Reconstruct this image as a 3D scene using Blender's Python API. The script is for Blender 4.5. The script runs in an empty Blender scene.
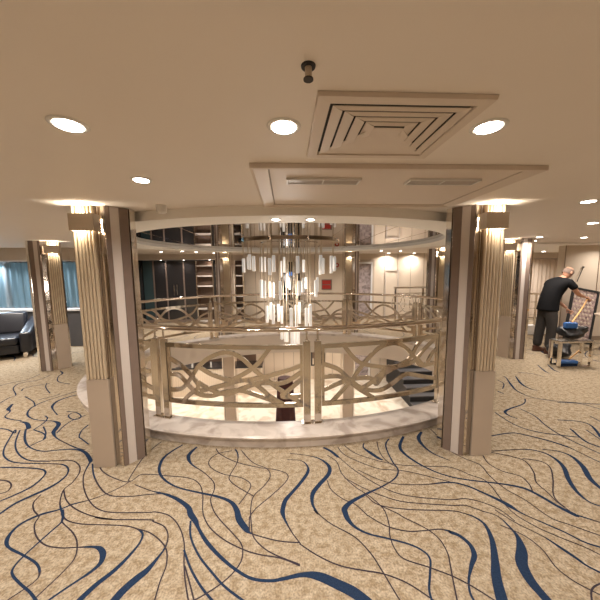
import bpy, math, random
from mathutils import Vector, Matrix
R = math.radians
sc = bpy.context.scene
COL = sc.collection
random.seed(7)

# ------------------------------------------------------------------ materials
def new_mat(name):
    m = bpy.data.materials.new(name); m.use_nodes = True
    nt = m.node_tree; b = nt.nodes['Principled BSDF']
    return m, nt, b
def mat(name, col, rough=.5, metal=0., noise=0., scale=20., bump=0., spec=None, coat=0., aniso=None):
    m, nt, b = new_mat(name)
    b.inputs['Base Color'].default_value = (*col, 1)
    b.inputs['Roughness'].default_value = rough
    b.inputs['Metallic'].default_value = metal
    if coat: b.inputs['Coat Weight'].default_value = coat
    if spec is not None: b.inputs['Specular IOR Level'].default_value = spec
    tc = nt.nodes.new('ShaderNodeTexCoord')
    n = nt.nodes.new('ShaderNodeTexNoise'); n.inputs['Scale'].default_value = scale
    n.inputs['Detail'].default_value = 4
    nt.links.new(tc.outputs['Object'], n.inputs['Vector'])
    if noise:
        r = nt.nodes.new('ShaderNodeMix'); r.data_type = 'RGBA'
        r.inputs[6].default_value = (*[c * (1 - noise) for c in col], 1)
        r.inputs[7].default_value = (*[min(1, c * (1 + noise)) for c in col], 1)
        nt.links.new(n.outputs['Fac'], r.inputs[0]); nt.links.new(r.outputs[2], b.inputs['Base Color'])
    if bump:
        bp = nt.nodes.new('ShaderNodeBump'); bp.inputs['Strength'].default_value = bump
        bp.inputs['Distance'].default_value = .01
        nt.links.new(n.outputs['Fac'], bp.inputs['Height']); nt.links.new(bp.outputs['Normal'], b.inputs['Normal'])
    return m
def emis(name, col, s):
    m, nt, b = new_mat(name)
    b.inputs['Base Color'].default_value = (*col, 1)
    b.inputs['Emission Color'].default_value = (*col, 1)
    b.inputs['Emission Strength'].default_value = s
    return m
def marble(name, c1, c2, scale, rough):
    m, nt, b = new_mat(name)
    tc = nt.nodes.new('ShaderNodeTexCoord')
    n = nt.nodes.new('ShaderNodeTexNoise'); n.inputs['Scale'].default_value = scale; n.inputs['Detail'].default_value = 8
    n.inputs['Distortion'].default_value = 1.6
    nt.links.new(tc.outputs['Object'], n.inputs['Vector'])
    r = nt.nodes.new('ShaderNodeValToRGB')
    e = r.color_ramp.elements
    e[0].position = .35; e[0].color = (*c2, 1); e[1].position = .55; e[1].color = (*c1, 1)
    nt.links.new(n.outputs['Fac'], r.inputs[0]); nt.links.new(r.outputs[0], b.inputs['Base Color'])
    b.inputs['Roughness'].default_value = rough
    return m

M = {}
def carpet():
    m, nt, b = new_mat('carpet'); b.inputs['Roughness'].default_value = 1; b.inputs['Specular IOR Level'].default_value = .05
    tc = nt.nodes.new('ShaderNodeTexCoord')
    def noise(sc_, det, st=(1, 1, 1)):
        mp = nt.nodes.new('ShaderNodeMapping'); mp.inputs['Scale'].default_value = st
        nt.links.new(tc.outputs['Object'], mp.inputs['Vector'])
        n = nt.nodes.new('ShaderNodeTexNoise'); n.inputs['Scale'].default_value = sc_; n.inputs['Detail'].default_value = det
        nt.links.new(mp.outputs[0], n.inputs['Vector']); return n
    n1 = noise(24, 7, (.9, 1.1, 1)); n2 = noise(90, 3)
    r1 = nt.nodes.new('ShaderNodeValToRGB'); e = r1.color_ramp.elements
    e[0].position = .34; e[0].color = (.33, .25, .16, 1); e[1].position = .62; e[1].color = (.49, .405, .295, 1)
    nt.links.new(n1.outputs['Fac'], r1.inputs[0])
    r2 = nt.nodes.new('ShaderNodeValToRGB'); e = r2.color_ramp.elements
    e[0].position = .3; e[0].color = (.5, .5, .5, 1); e[1].position = .7; e[1].color = (1, 1, 1, 1)
    nt.links.new(n2.outputs['Fac'], r2.inputs[0])
    mx = nt.nodes.new('ShaderNodeMix'); mx.data_type = 'RGBA'; mx.blend_type = 'MULTIPLY'; mx.inputs[0].default_value = 1
    nt.links.new(r1.outputs[0], mx.inputs[6]); nt.links.new(r2.outputs[0], mx.inputs[7])
    nt.links.new(mx.outputs[2], b.inputs['Base Color'])
    return m
M['carpet'] = carpet()
M['navy'] = mat('navy_yarn', (.018, .032, .066), 1, noise=.45, scale=120, spec=.05)
M['thin'] = mat('dark_yarn', (.045, .036, .045), 1, noise=.3, scale=120, spec=.05)
M['ceiling'] = mat('ceiling_paint', (.80, .73, .66), .55, noise=.02, scale=3)
M['ring'] = mat('soffit_paint', (.90, .87, .82), .5)
M['fitting'] = mat('fitting_paint', (.67, .58, .50), .45)
M['dark'] = mat('dark_gap', (.035, .03, .028), .7)
M['brown'] = mat('brown_strip', (.19, .14, .115), .28, noise=.12, scale=14)
M['pale'] = mat('pale_strip', (.56, .50, .46), .3)
M['gold'] = mat('champagne_flute', (.60, .49, .355), .38, metal=.2, noise=.01, scale=8)
M['railtube'] = mat('bronze_handrail', (.58, .50, .43), .1, metal=1)
M['fluteshade'] = mat('flute_gap_shade', (.26, .185, .12), .45, metal=.2)  # flute colour darkened to deepen the shade in the gaps
M['lowpanel'] = mat('pilaster_panel', (.50, .41, .33), .42, metal=.1, noise=.04, scale=6)
M['bracket'] = mat('bronze_bracket', (.55, .47, .38), .4, metal=.25)
M['mirror'] = mat('mirror_strip', (.72, .66, .60), .06, metal=1, bump=.12, scale=22)
M['ceilmirror'] = mat('bronze_mirror', (.42, .37, .33), .025, metal=1)
M['chrome'] = mat('polished_steel', (.82, .78, .73), .09, metal=1)
M['bronze'] = mat('champagne_steel', (.60, .545, .475), .10, metal=1, noise=.10, scale=9)
M['marble'] = marble('kerb_marble', (.60, .53, .475), (.40, .335, .29), 3.2, .25)
M['lowfloor'] = marble('lobby_marble', (.95, .90, .80), (.72, .60, .47), 1.6, .12)
M['cream'] = mat('cream_wall', (.70, .60, .49), .5, noise=.03, scale=2)
M['seam'] = mat('wall_seam', (.30, .23, .17), .5)
M['fascia'] = mat('fascia_paint', (.60, .52, .44), .5)
M['smoke'] = mat('smoked_glass', (.028, .026, .027), .06, spec=.7)
M['tealglass'] = mat('tinted_glass', (.05, .085, .095), .08, spec=.6)
M['header'] = mat('header_panel', (.52, .44, .36), .4)
M['dkpanel'] = mat('dark_counter_front', (.10, .098, .105), .45)
M['ledge'] = mat('white_ledge', (.75, .75, .76), .3)
M['leather'] = mat('black_leather', (.014, .015, .021), .34, bump=.15, scale=60)
M['white'] = mat('white_plastic', (.75, .73, .70), .4)
M['black'] = mat('matte_black', (.02, .02, .022), .6)
M['bag'] = mat('black_bag', (.012, .012, .014), .35, bump=.5, scale=18)
M['blue'] = mat('blue_plastic', (.035, .13, .38), .4)
M['wood'] = mat('handle_wood', (.62, .34, .13), .5, noise=.15, scale=30)
M['shirt'] = mat('black_shirt', (.008, .008, .009), .9, noise=.2, scale=20, spec=.12)
M['pants'] = mat('grey_trousers', (.05, .045, .042), .9, spec=.15, noise=.15, scale=30)
M['skin'] = mat('skin', (.50, .27, .18), .5)
M['hair'] = mat('short_grey_hair', (.16, .11, .085), .8)
M['shoe'] = mat('brown_shoe', (.085, .035, .022), .5)
M['maroon'] = mat('maroon_cloth', (.055, .014, .013), .8, noise=.4, scale=14)
M['red'] = mat('red_notice', (.42, .03, .02), .5)
M['art'] = marble('framed_art', (.55, .42, .40), (.22, .15, .15), 14, .3)
M['greymarble'] = marble('grey_marble', (.48, .41, .41), (.24, .2, .2), 5, .2)
M['shelfwood'] = mat('shelf_brown', (.16, .10, .07), .4)
M['lamp'] = emis('lamp_warm', (1, .9, .78), 22)
M['lampcool'] = emis('lamp_cool', (.75, .88, 1), 16)
M['niche'] = emis('niche_light', (1, .86, .68), 2.2)
M['screen'] = emis('blue_screen', (.1, .3, .8), .6)
def glass(name, col, rough=.02, tr=.6, ior=1.45):
    m, nt, b = new_mat(name)
    b.inputs['Base Color'].default_value = (*col, 1); b.inputs['Roughness'].default_value = rough
    b.inputs['Transmission Weight'].default_value = tr; b.inputs['IOR'].default_value = ior
    return m
M['frost'] = emis('frosted_lit_tube', (.96, .92, .86), .3)
M['pane'] = glass('window_glass', (.72, .84, .87), .02, 1., 1.1)
M['tabletop'] = glass('table_glass', (.55, .52, .48), .03, .7)
def sheer():
    m, nt, b = new_mat('sheer_curtain')
    b.inputs['Base Color'].default_value = (.30, .42, .47, 1); b.inputs['Roughness'].default_value = .9
    out = nt.nodes['Material Output']; t = nt.nodes.new('ShaderNodeBsdfTransparent'); mx = nt.nodes.new('ShaderNodeMixShader')
    tl = nt.nodes.new('ShaderNodeBsdfTranslucent'); tl.inputs[0].default_value = (.36, .54, .62, 1)
    m2 = nt.nodes.new('ShaderNodeMixShader'); m2.inputs[0].default_value = .5
    nt.links.new(b.outputs[0], m2.inputs[1]); nt.links.new(tl.outputs[0], m2.inputs[2])
    mx.inputs[0].default_value = .45
    nt.links.new(t.outputs[0], mx.inputs[1]); nt.links.new(m2.outputs[0], mx.inputs[2]); nt.links.new(mx.outputs[0], out.inputs[0])
    return m
M['sheer'] = sheer()
M['curtain'] = mat('beige_curtain', (.66, .56, .47), .9, noise=.05, scale=5)

# ------------------------------------------------------------------ mesh builder
class MB:
    def __init__(s): s.v = []; s.f = []; s.m = []; s.sm = []
    def add(s, vs, fs, mi=0, smooth=False):
        o = len(s.v); s.v += [tuple(v) for v in vs]
        for f in fs: s.f.append(tuple(i + o for i in f)); s.m.append(mi); s.sm.append(smooth)
        return s
    def box(s, x0, x1, y0, y1, z0, z1, mi=0):
        vs = [(x, y, z) for z in (z0, z1) for x, y in ((x0, y0), (x1, y0), (x1, y1), (x0, y1))]
        return s.add(vs, [(3, 2, 1, 0), (4, 5, 6, 7), (0, 1, 5, 4), (1, 2, 6, 5), (2, 3, 7, 6), (3, 0, 4, 7)], mi)
    def prism(s, pts, z0, z1, mi=0, caps=True, smooth=False):
        n = len(pts); vs = [(x, y, z0) for x, y in pts] + [(x, y, z1) for x, y in pts]
        s.add(vs, [(i, (i + 1) % n, n + (i + 1) % n, n + i) for i in range(n)], mi, smooth)
        if caps: s.add(vs, [tuple(range(n - 1, -1, -1)), tuple(range(n, 2 * n))], mi)
        return s
    def lathe(s, prof, n=24, c=(0, 0, 0), mi=0, smooth=True, sx=1, sy=1):
        vs = []; fs = []
        for r, z in prof:
            for k in range(n):
                a = 2 * math.pi * k / n; vs.append((c[0] + r * sx * math.cos(a), c[1] + r * sy * math.sin(a), c[2] + z))
        for j in range(len(prof) - 1):
            for k in range(n):
                fs.append((j * n + k, j * n + (k + 1) % n, (j + 1) * n + (k + 1) % n, (j + 1) * n + k))
        s.add(vs, fs, mi, smooth)
        s.add(vs, [tuple(range(n - 1, -1, -1)), tuple((len(prof) - 1) * n + k for k in range(n))], mi)
        return s
    def tube(s, path, r, n=10, mi=0, closed=False, rz=None, smooth=True):
        P = [Vector(p) for p in path]; N = len(P); vs = []; fs = []
        for i, p in enumerate(P):
            a = P[(i - 1) % N] if (closed or i > 0) else P[i]; b = P[(i + 1) % N] if (closed or i < N - 1) else P[i]
            t = (b - a).normalized(); up = Vector((0, 0, 1)) if abs(t.z) < .95 else Vector((0, 1, 0))
            sd = t.cross(up).normalized(); u2 = sd.cross(t).normalized()
            rr = r[i] if isinstance(r, (list, tuple)) else r; r2 = rz if rz is not None else rr
            for k in range(n):
                q = 2 * math.pi * k / n; vs.append(p + sd * math.cos(q) * rr + u2 * math.sin(q) * r2)
        for i in range(N if closed else N - 1):
            j = (i + 1) % N
            for k in range(n): fs.append((i * n + k, i * n + (k + 1) % n, j * n + (k + 1) % n, j * n + k))
        s.add(vs, fs, mi, smooth)
        if not closed: s.add(vs, [tuple(range(n)), tuple((N - 1) * n + k for k in range(n - 1, -1, -1))], mi)
        return s
    def build(s, name, mats, parent=None, loc=None, bevel=0, rz=0):
        me = bpy.data.meshes.new(name); me.from_pydata(s.v, [], s.f)
        if not isinstance(mats, (list, tuple)): mats = [mats]
        for m in mats: me.materials.append(m)
        me.polygons.foreach_set('material_index', s.m); me.polygons.foreach_set('use_smooth', s.sm)
        me.update(); me.validate()
        o = bpy.data.objects.new(name, me); COL.objects.link(o)
        if parent: o.parent = parent
        if loc is not None: o.location = loc
        if rz: o.rotation_euler.z = rz
        if bevel:
            b = o.modifiers.new('bevel', 'BEVEL'); b.width = bevel; b.segments = 2; b.limit_method = 'ANGLE'
        return o
def thing(name, label, cat, loc=(0, 0, 0), rz=0, group=None):
    o = bpy.data.objects.new(name, None); COL.objects.link(o); o.location = loc; o.rotation_euler.z = rz
    o.empty_display_size = .1
    return tag(o, label, cat, group)
def tag(o, label, cat, group=None):
    o['label'] = label; o['category'] = cat
    if group: o['group'] = group
    o['kind'] = 'thing'
    return o
def struct(o): o['kind'] = 'structure'; return o
def catmull(pts, n=8, closed=False):
    out = []; N = len(pts); D = len(pts[0])
    for i in range(N if closed else N - 1):
        g = (lambda k: pts[k % N]) if closed else (lambda k: pts[max(0, min(N - 1, k))])
        p0, p1, p2, p3 = g(i - 1), g(i), g(i + 1), g(i + 2)
        for j in range(n):
            t = j / n
            out.append(tuple(.5 * (2 * p1[d] + (p2[d] - p0[d]) * t + (2 * p0[d] - 5 * p1[d] + 4 * p2[d] - p3[d]) * t * t + (3 * p1[d] - p0[d] - 3 * p2[d] + p3[d]) * t ** 3) for d in range(D)))
    if not closed: out.append(tuple(pts[-1]))
    return out

# ------------------------------------------------------------------ camera
CAMH, F = 1.68, 280.
PITCH, YAW, ROLL = math.atan(30 / 280.), R(2.8), R(.55)
cam = bpy.data.cameras.new('camera'); co = bpy.data.objects.new('camera', cam); COL.objects.link(co); sc.camera = co
cam.sensor_width = 36; cam.lens = 36 * F / 600; cam.clip_start = .05
co.matrix_world = Matrix.Translation((0, 0, CAMH)) @ Matrix.Rotation(-YAW, 4, 'Z') @ Matrix.Rotation(math.pi / 2 - PITCH, 4, 'X') @ Matrix.Rotation(-ROLL, 4, 'Z')

# ------------------------------------------------------------------ carpet drawing (surveyed points on the floor)
def survey(u, v):
    a, b = u - 300, v - 300; c, s = math.cos(ROLL), math.sin(ROLL)
    a, b = a * c - b * s, a * s + b * c; x, y = a / F, -b / F
    fy = math.cos(PITCH) + y * math.sin(PITCH); uz = -math.sin(PITCH) + y * math.cos(PITCH)
    t = -CAMH / uz
    return (x * math.cos(YAW) + fy * math.sin(YAW)) * t, (-x * math.sin(YAW) + fy * math.cos(YAW)) * t
SHEET = {'A': (0, 340, 6), 'B': (0, 430, 4), 'C': (0, 510, 4), 'D': (140, 430, 3.75), 'E': (140, 510, 3.75), 'F': (290, 430, 3.75),
         'G': (290, 510, 3.75), 'H': (450, 350, 4), 'I': (450, 430, 4), 'J': (450, 510, 4)}
LINES = '''
A 120,490,2 160,500,5 172,530,6 B 103,0,3 100,40,3 120,70,2 170,85,1.2 240,80,1.5 300,78,2.5 340,90,4 362,122,4.5 355,138,1.5 335,180,1 335,230 355,280 390,315 450,330 590,330 E 60,8 110,22 145,60 165,120 165,200 170,270 185,360
B 370,135,1.2 375,180 400,230 440,262 520,266 590,259 D 100,240 140,262
B 395,138,1 410,165 450,190 515,208 560,180 600,178 D 60,168 100,172 180,180 220,200 235,240 235,300 245,338 E 270,75 320,115 390,150 450,168 530,182 600,210
D 85,40,1 20,95 B 520,190,1 515,208 480,230 420,258 360,280 290,298,1.5 C 240,-2,2 160,20,3 90,52,3 50,85,3 28,120,3.5 35,150,2 90,180,1.5 140,210 158,240 150,275,1 100,315 35,358 0,385
B -20,345,3 0,335,3 60,295,3.5 130,262,4 190,235,4 240,205,3 270,175,2 270,150,1.5 240,137,1 160,135 60,130 20,110 15,80 35,40 60,0 A 90,560 50,540 0,530
B -20,295,2 0,285,2 60,260,2.5 130,225,3 175,185,2 180,165,1.2 150,155 60,150 0,150
B -10,200,1 30,205 45,222 30,245 -10,258
B 80,0,1 62,50 70,90 110,120 180,125 280,122 315,140 318,170 290,210 255,240 240,290 248,330,2 C 250,10,3 252,30,2 250,50,1 290,90 308,130 300,190 250,250 150,345 120,375
B 165,258,1 135,290 135,320 155,345 C 155,30 138,60 145,105 180,140 240,152 310,150 370,148,2 400,155,4 412,180,5 400,215,4 360,250,3 300,290,2 240,330,2 190,365,1.5
B 255,240,1 265,280 300,315 370,345 450,358 C 380,30 440,38 600,40 E 50,44,1 90,62 105,95 95,140,1.5 60,188,3 25,228,5.5 C 550,272,6.5 490,325,7 440,385,7
C 250,30,1.5 245,50 200,90 100,180 55,230 50,260 80,295 120,330 150,370
C 250,0,3 252,25,1.5 275,45,1 330,57 420,60 500,64 545,75 570,95,2 560,130,2 520,180,3 460,240,4 390,295,4.5 340,340,5 300,380,5
C 545,75,1 600,92 E 80,120 100,155 98,210 75,270 52,350
E 165,150,1.5 190,220 230,290 280,350
E 168,210,1 190,290 205,350
D 185,42,2 120,80,3 85,110,4 72,150,3.5 90,185,2.5 140,215,2 220,235,2.5 290,250,3 340,270,4 362,300,5.5 E 372,36,6.5 400,74,5.5 416,88,1.5 470,105,1 530,118 600,123
D 228,52,2 190,85,5 182,105,5 195,130,2 240,160,1 275,195 278,225 265,260 275,300 E 300,37 340,80 375,120 385,150 380,190 350,235 300,280 230,325 180,350
D -20,205,1 40,228 90,240,2.5 140,260,4 180,290,5 E 190,16,6 208,42,5 220,70,3 250,120,3.5 300,175,3 360,225,2.5 420,258,2.5 490,266,2.5 540,258,3 G 50,243,4 110,250,7 180,280,8 240,310,8.5 300,355,8
E 190,40,2 190,100,1.5 220,170 270,235 320,290 400,350
D 280,60,1 300,90 360,120 440,140 510,150 550,165 550,190 500,240 440,290 415,320 E 410,38 410,80
D 345,62,3 365,85,2 365,120,1 340,165 335,185 360,210 425,248
D 370,65,1 420,120 475,145 488,175 465,210 425,250 415,300 E 415,20 418,60 425,100 460,140 510,170 600,205
D 345,78,1 290,90 260,115 265,140 310,165 380,180 415,205 400,240 370,280
F -10,112,1 40,115 65,135,2 66,160,4 38,200,4 D 570,235,4 545,265,5 535,300,5 E 536,15,4.5 545,40,2 570,85,1 600,125 G 40,130 110,175 190,210 280,228 350,240 440,275 540,340
F 0,88,1 60,95 110,108,2 145,135,4.5 145,165,5 110,205,5 85,240,5 85,280,3 105,315,1.5 G 90,0,1 150,50 240,100 300,160 340,220 400,320 420,350
F 140,190,1 155,225 200,260 245,280 290,320 G 290,20 360,60 440,80 500,78 560,73 600,80,2 J 0,88,3.5 40,105,3.5 80,140,4 97,180,4.5 85,225,3 75,280,1.5 80,330 100,370
F 380,25,2 360,50,1.5 365,80 385,120 405,150 395,180 350,210 290,238,3 230,270,4.5 205,295,6 G 207,10,6 217,35,5 245,65,3 295,90,2 370,108,1.5 450,130 500,155 525,185 525,240 522,300 535,350
F 110,60,3 150,78,4 178,100,4 187,106,1 240,150 310,195 380,230 460,250 600,262 I 60,275 130,290 200,320 260,365
F 140,95,1 175,120 195,165 240,210 300,250 345,290 G 362,20 372,60 375,100 395,150 430,185 520,215 600,245 J 60,290 120,325 190,370
F 205,180,1 270,215 340,245 430,270 600,283 I 60,302 130,325 J 190,25 240,70,2 272,110,4 287,160,8 287,215,9 320,280,8.5 365,335,7.5 410,385,7
F 280,240,1 330,280 440,298 600,303 I 60,335 J 60,15 100,30,2 140,60,3 168,120,4.5 180,200,6 186,270,7.5 205,350,8.5 215,385,8
F 340,285,1 400,312 G 430,30 510,70 560,110 590,160 J 0,215 10,270 30,370
F 170,50,1 200,90 260,120 330,145 380,150 450,158 600,195
F 195,50,1 240,85 310,110 400,130 500,136 600,140 I 80,180 150,210 J 240,0 340,65 440,110 540,150 620,190
F 255,150,1 330,185 400,203 500,205 600,197,2 I 70,225,2.5 140,255,3 200,283,4.5 240,305,5.5 290,335,1.5 J 380,55,1.5 460,90 540,130 620,155
F 280,45,1 275,65,2 300,85,5 335,108,4 350,112,1
F 325,40,1 335,80 360,115 400,140
F 430,15,3 412,60,4.5 430,90,4 480,125,3 540,155,2 600,175,2 I 70,200,2 140,208 220,218,2.5 300,235,3.5 370,270,4 430,305,4 500,340,5 J 520,25,2 600,50,1
F 495,5,3 482,30,5.5 500,60,4 540,90,2 600,115,1
F 520,-10,1 560,30 I 0,82,1 60,115 120,140 160,185 220,235 300,280 J 400,30 480,60 620,110
I 165,24,1 250,12,2 320,25,2.5 400,45,3 470,68,3.5 485,74,1 600,130
I 165,90,1 240,105 300,125 335,170 345,210 390,250 430,290 480,325
I 130,100,1 155,135 210,165 280,185 315,215 330,245
I 165,85,1 300,78,1 370,90,2 420,115,4 455,150,5 475,200,5 510,250,4 560,290,2 620,310,1
I 370,78,1 430,85 485,105,4 530,145,6 560,195,6 610,240,4
I 290,115,1 360,125 400,150 412,200 412,250 425,280 460,310
J 200,60,1 300,105 370,160 420,225 480,275 540,310 620,350
J 180,0,1 260,50 370,105 440,150,3 500,190,3 550,225,2 620,260,1.5
J 570,380,1 565,330 580,305 620,290
I 490,0,1 540,45,3 610,72,3
I 545,0,1 610,44
H 215,105,1.5 225,112,2 245,140,4 270,165,3 330,190,1 430,205 600,218
H 262,105,1 285,135,5 320,155,3 350,162,1
H 300,195,1 295,215,2 240,235,3 220,248,4.5 235,262,3 270,275,1
H 350,60,2 380,85,4 402,95,1
H 390,58,2 415,80,4 440,90,1
H 270,90,1 330,95 375,107,2
H 190,165,3 215,175,1.5
H 430,210,1 520,215,2 610,240,2
H 430,280,1 510,285,2 560,300,3 590,330,4 600,350,2
H 280,235,1 340,265 380,300 450,345 I 600,95
H 480,315,1 520,350 560,375
H 560,265,1 620,296
H 190,120,1 215,135 210,155
H 180,250,1 260,300 360,330 520,350
A -10,277,1 80,255 160,240 240,205
A 300,212,2 230,240,2 120,260,1.5 80,290,1 95,330 60,345 -10,385
A 480,325,3 420,340,4 350,365,4.5 315,395,4.5 320,420,1 345,450
A 470,305,1.5 340,345,2 240,380,3 180,415,3 165,450,3 200,475,2 270,485,2 325,488,3 352,505,6 330,540,7 322,558,5 B 230,35,1 300,70 340,80
A 360,325,3 310,340,1 230,360
A 130,305,3 145,290,2 210,275,1 300,260
A 280,260,2 275,285,1 300,320
A 75,385,4 50,415,6 60,430,2 30,460,1 60,475 130,485
A 360,185,2 375,200,4 350,220,1 350,250 420,265
A 530,510,3 490,545,2 475,580,1 B 325,35 355,58
A 520,450,1 440,480 380,520 340,560
A 400,430,1 455,435 485,455 470,475 430,475 410,455 430,440
A 200,540,1 260,500 285,470 270,455
A 260,600,1 275,560 260,520
A 150,340,1 200,370 210,400
B 135,0,1 175,15 180,35 150,50 100,75
'''
def parse_lines():
    out = []
    for ln in LINES.strip().splitlines():
        cur = None; w = 1.; pts = []
        for tk in ln.split():
            if tk in SHEET: cur = SHEET[tk]; continue
            q = [float(a) for a in tk.split(',')]
            if len(q) > 2: w = q[2]
            x, y = survey(cur[0] + q[0] / cur[2], cur[1] + q[1] / cur[2]); pts.append((x, y, w * .01 if w > 1.7 else w * .01 * min(1.7, max(1, math.hypot(x, y) / 2.3))))
        out.append(catmull(pts, 7))
    # the rest of the carpet, beyond the surveyed part
    rnd = random.Random(3)
    for k in range(210):
        x, y = rnd.uniform(-9, 9), rnd.uniform(-3, 9); a = rnd.uniform(0, 6.28); pts = []; th = rnd.random() < .5
        L = rnd.randint(5, 9)
        for i in range(L):
            pts.append((x, y, (.05 if th and i in (L // 2, L // 2 + 1) else .016)))
            a += rnd.uniform(-1, 1); x += .32 * math.cos(a); y += .32 * math.sin(a)
        c, s = math.cos(YAW), math.sin(YAW); keep = []
        for p in pts:
            d = p[0] * s + p[1] * c; xx = p[0] * c - p[1] * s
            seen = d > .5 and abs(xx) < d * 1.12 + .1 and d < (4.6 if p[0] > -2 else 5.2)
            if seen: break
            keep.append(p)
        if len(keep) >= 3: out.append(catmull(keep, 6))
    return out
EC = (.06, 4.78)
def ell(a, b, t, c=EC): return (c[0] + a * math.cos(t), c[1] + b * math.sin(t))
def ell2(a, b, t, cy): return (EC[0] + a * math.cos(t), cy + b * math.sin(t))
def inside(p, a, b): return ((p[0] - EC[0]) / a) ** 2 + ((p[1] - EC[1]) / b) ** 2 < 1
X0, X1, Y0, Y1 = -9.5, 9.5, -3., 9.3
NE = 120
def rect_ring(mb, a, b, z, x0, x1, y0, y1, mi=0, up=True):
    inn = []; out = []
    for i in range(NE):
        t = 2 * math.pi * i / NE; p = ell(a, b, t); inn.append((*p, z))
        dx, dy = math.cos(t) * a, math.sin(t) * b
        k = min([(x1 - EC[0]) / dx if dx > 1e-9 else 1e9, (x0 - EC[0]) / dx if dx < -1e-9 else 1e9, (y1 - EC[1]) / dy if dy > 1e-9 else 1e9, (y0 - EC[1]) / dy if dy < -1e-9 else 1e9])
        out.append((EC[0] + dx * k, EC[1] + dy * k, z))
    for i in range(NE):
        q = out[i]; r = out[(i + 1) % NE]; j = (i + 1) % NE; poly = [inn[i], out[i]]
        if abs(q[0] - r[0]) > 1e-6 and abs(q[1] - r[1]) > 1e-6:
            cx = x1 if max(q[0], r[0]) > x1 - 1e-6 else x0; cy = y1 if max(q[1], r[1]) > y1 - 1e-6 else y0
            poly.append((cx, cy, z))
        poly += [out[j], inn[j]]
        if not up: poly = poly[::-1]
        mb.add(poly, [tuple(range(len(poly)))], mi)
def ell_band(mb, a0, b0, z0, a1, b1, z1, mi=0, flip=False, smooth=True):
    vs = [(*ell(a0, b0, 2 * math.pi * i / NE), z0) for i in range(NE)] + [(*ell(a1, b1, 2 * math.pi * i / NE), z1) for i in range(NE)]
    fs = [(i, (i + 1) % NE, NE + (i + 1) % NE, NE + i) for i in range(NE)]
    if flip: fs = [f[::-1] for f in fs]
    mb.add(vs, fs, mi, smooth)

fl = MB()
rect_ring(fl, 3.17, 2.24, 0, X0, X1, Y0, Y1 + .3, 0)
zz = .0012
for ci, c in enumerate(parse_lines()):
    z = zz + ci * .000004
    for i in range(len(c) - 1):
        p, q = c[i], c[i + 1]
        if inside(p, 3.24, 2.30) or inside(q, 3.24, 2.30): continue
        def side(k):
            a_, b_ = c[max(0, k - 1)], c[min(len(c) - 1, k + 1)]
            dx, dy = b_[0] - a_[0], b_[1] - a_[1]; l = math.hypot(dx, dy) or 1
            w = c[k][2] * .5 * (.66 if c[k][2] > .018 else .8); return -dy / l * w, dx / l * w
        s0, s1 = side(i), side(i + 1)
        vs = [(p[0] - s0[0], p[1] - s0[1], z), (q[0] - s1[0], q[1] - s1[1], z), (q[0] + s1[0], q[1] + s1[1], z), (p[0] + s0[0], p[1] + s0[1], z)]
        fl.add(vs, [(0, 1, 2, 3)], 1 if max(p[2], q[2]) > .0142 else 2)
struct(fl.build('floor', [M['carpet'], M['navy'], M['thin']]))

# marble kerb of the atrium opening and the painted edge of the deck under it
KZ = .12
kb = MB()
prof = [(3.20, 2.27, 0), (3.20, 2.27, KZ - .035), (3.225, 2.295, KZ - .03), (3.23, 2.30, KZ - .012), (3.215, 2.285, KZ), (2.92, 2.02, KZ), (2.91, 2.01, KZ - .01), (2.91, 2.01, KZ - .05)]
for p, q in zip(prof, prof[1:]): ell_band(kb, *p, *q, smooth=False)
struct(kb.build('trim_1', M['marble']))
fa = MB(); ell_band(fa, 2.93, 2.03, KZ - .04, 2.93, 2.03, -.36); struct(fa.build('trim_2', M['fascia']))
lc = MB(); rect_ring(lc, 2.93, 2.03, -.36, -7.5, 7.5, .3, 10.7, up=False); struct(lc.build('ceiling_lower', M['ceiling']))

# ------------------------------------------------------------------ ceiling
CE = 2.2; RZ = 2.12
cl = MB(); rect_ring(cl, 3.0, 2.45, CE, X0, X1, Y0, Y1, up=False); struct(cl.build('ceiling', M['ceiling']))
rg = MB()
ell_band(rg, 3.0, 2.45, CE, 3.0, 2.45, RZ); ell_band(rg, 3.0, 2.45, RZ, 2.4, 2.1, RZ); ell_band(rg, 2.4, 2.1, RZ, 2.4, 2.1, CE - .02)
struct(rg.build('trim_3', M['ring']))
cmx = MB()
cmx.add([(*ell(2.42, 2.12, 2 * math.pi * i / NE), CE - .03) for i in range(NE)], [tuple(range(NE - 1, -1, -1))])
for x in (-1.8, -1.2, -.6, 0.06, .7, 1.3, 1.9):                # joints between the mirror sheets
    h = 2.1 * math.sqrt(1 - ((x - EC[0]) / 2.42) ** 2) - .02
    cmx.box(x - .004, x + .004, EC[1] - h, EC[1] + h, CE - .033, CE - .0301, 1)
struct(cmx.build('ceiling_mirror', [M['ceilmirror'], M['bronze']]))

# ------------------------------------------------------------------ walls
def wall(name, x0, x1, y0, y1, z0, z1, m, extra=None):
    w = MB().box(x0, x1, y0, y1, z0, z1)
    ms = [m]
    if extra: ms += extra(w)
    return struct(w.build(name, ms))
def back_seams(w):
    for x in (-1.0, -.72, .62, .95, 3.3, 3.75, 4.2, 4.65, 5.1, 5.55, 5.9): w.box(x - .006, x + .006, Y1 - .006, Y1 - .0005, 0, CE, 1)
    w.box(-1.9, 6.0, Y1 - .02, Y1 - .0005, 0, .1, 1)
    return [M['seam']]
wall('wall_back', -2.0, 6.1, Y1, Y1 + .12, 0, CE, M['cream'], back_seams)
wall('wall_front', X0, X1, Y0 - .12, Y0, 0, CE, M['cream'])
wall('wall_right', X1, X1 + .12, Y0, Y1, 0, CE, M['cream'])
wall('wall_left', X0 - .12, X0, Y0, 6.7, 0, CE, M['cream'])
wall('wall_inner_left', -4.72, -4.6, 6.7, Y1 + .12, 0, CE, M['smoke'])
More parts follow.
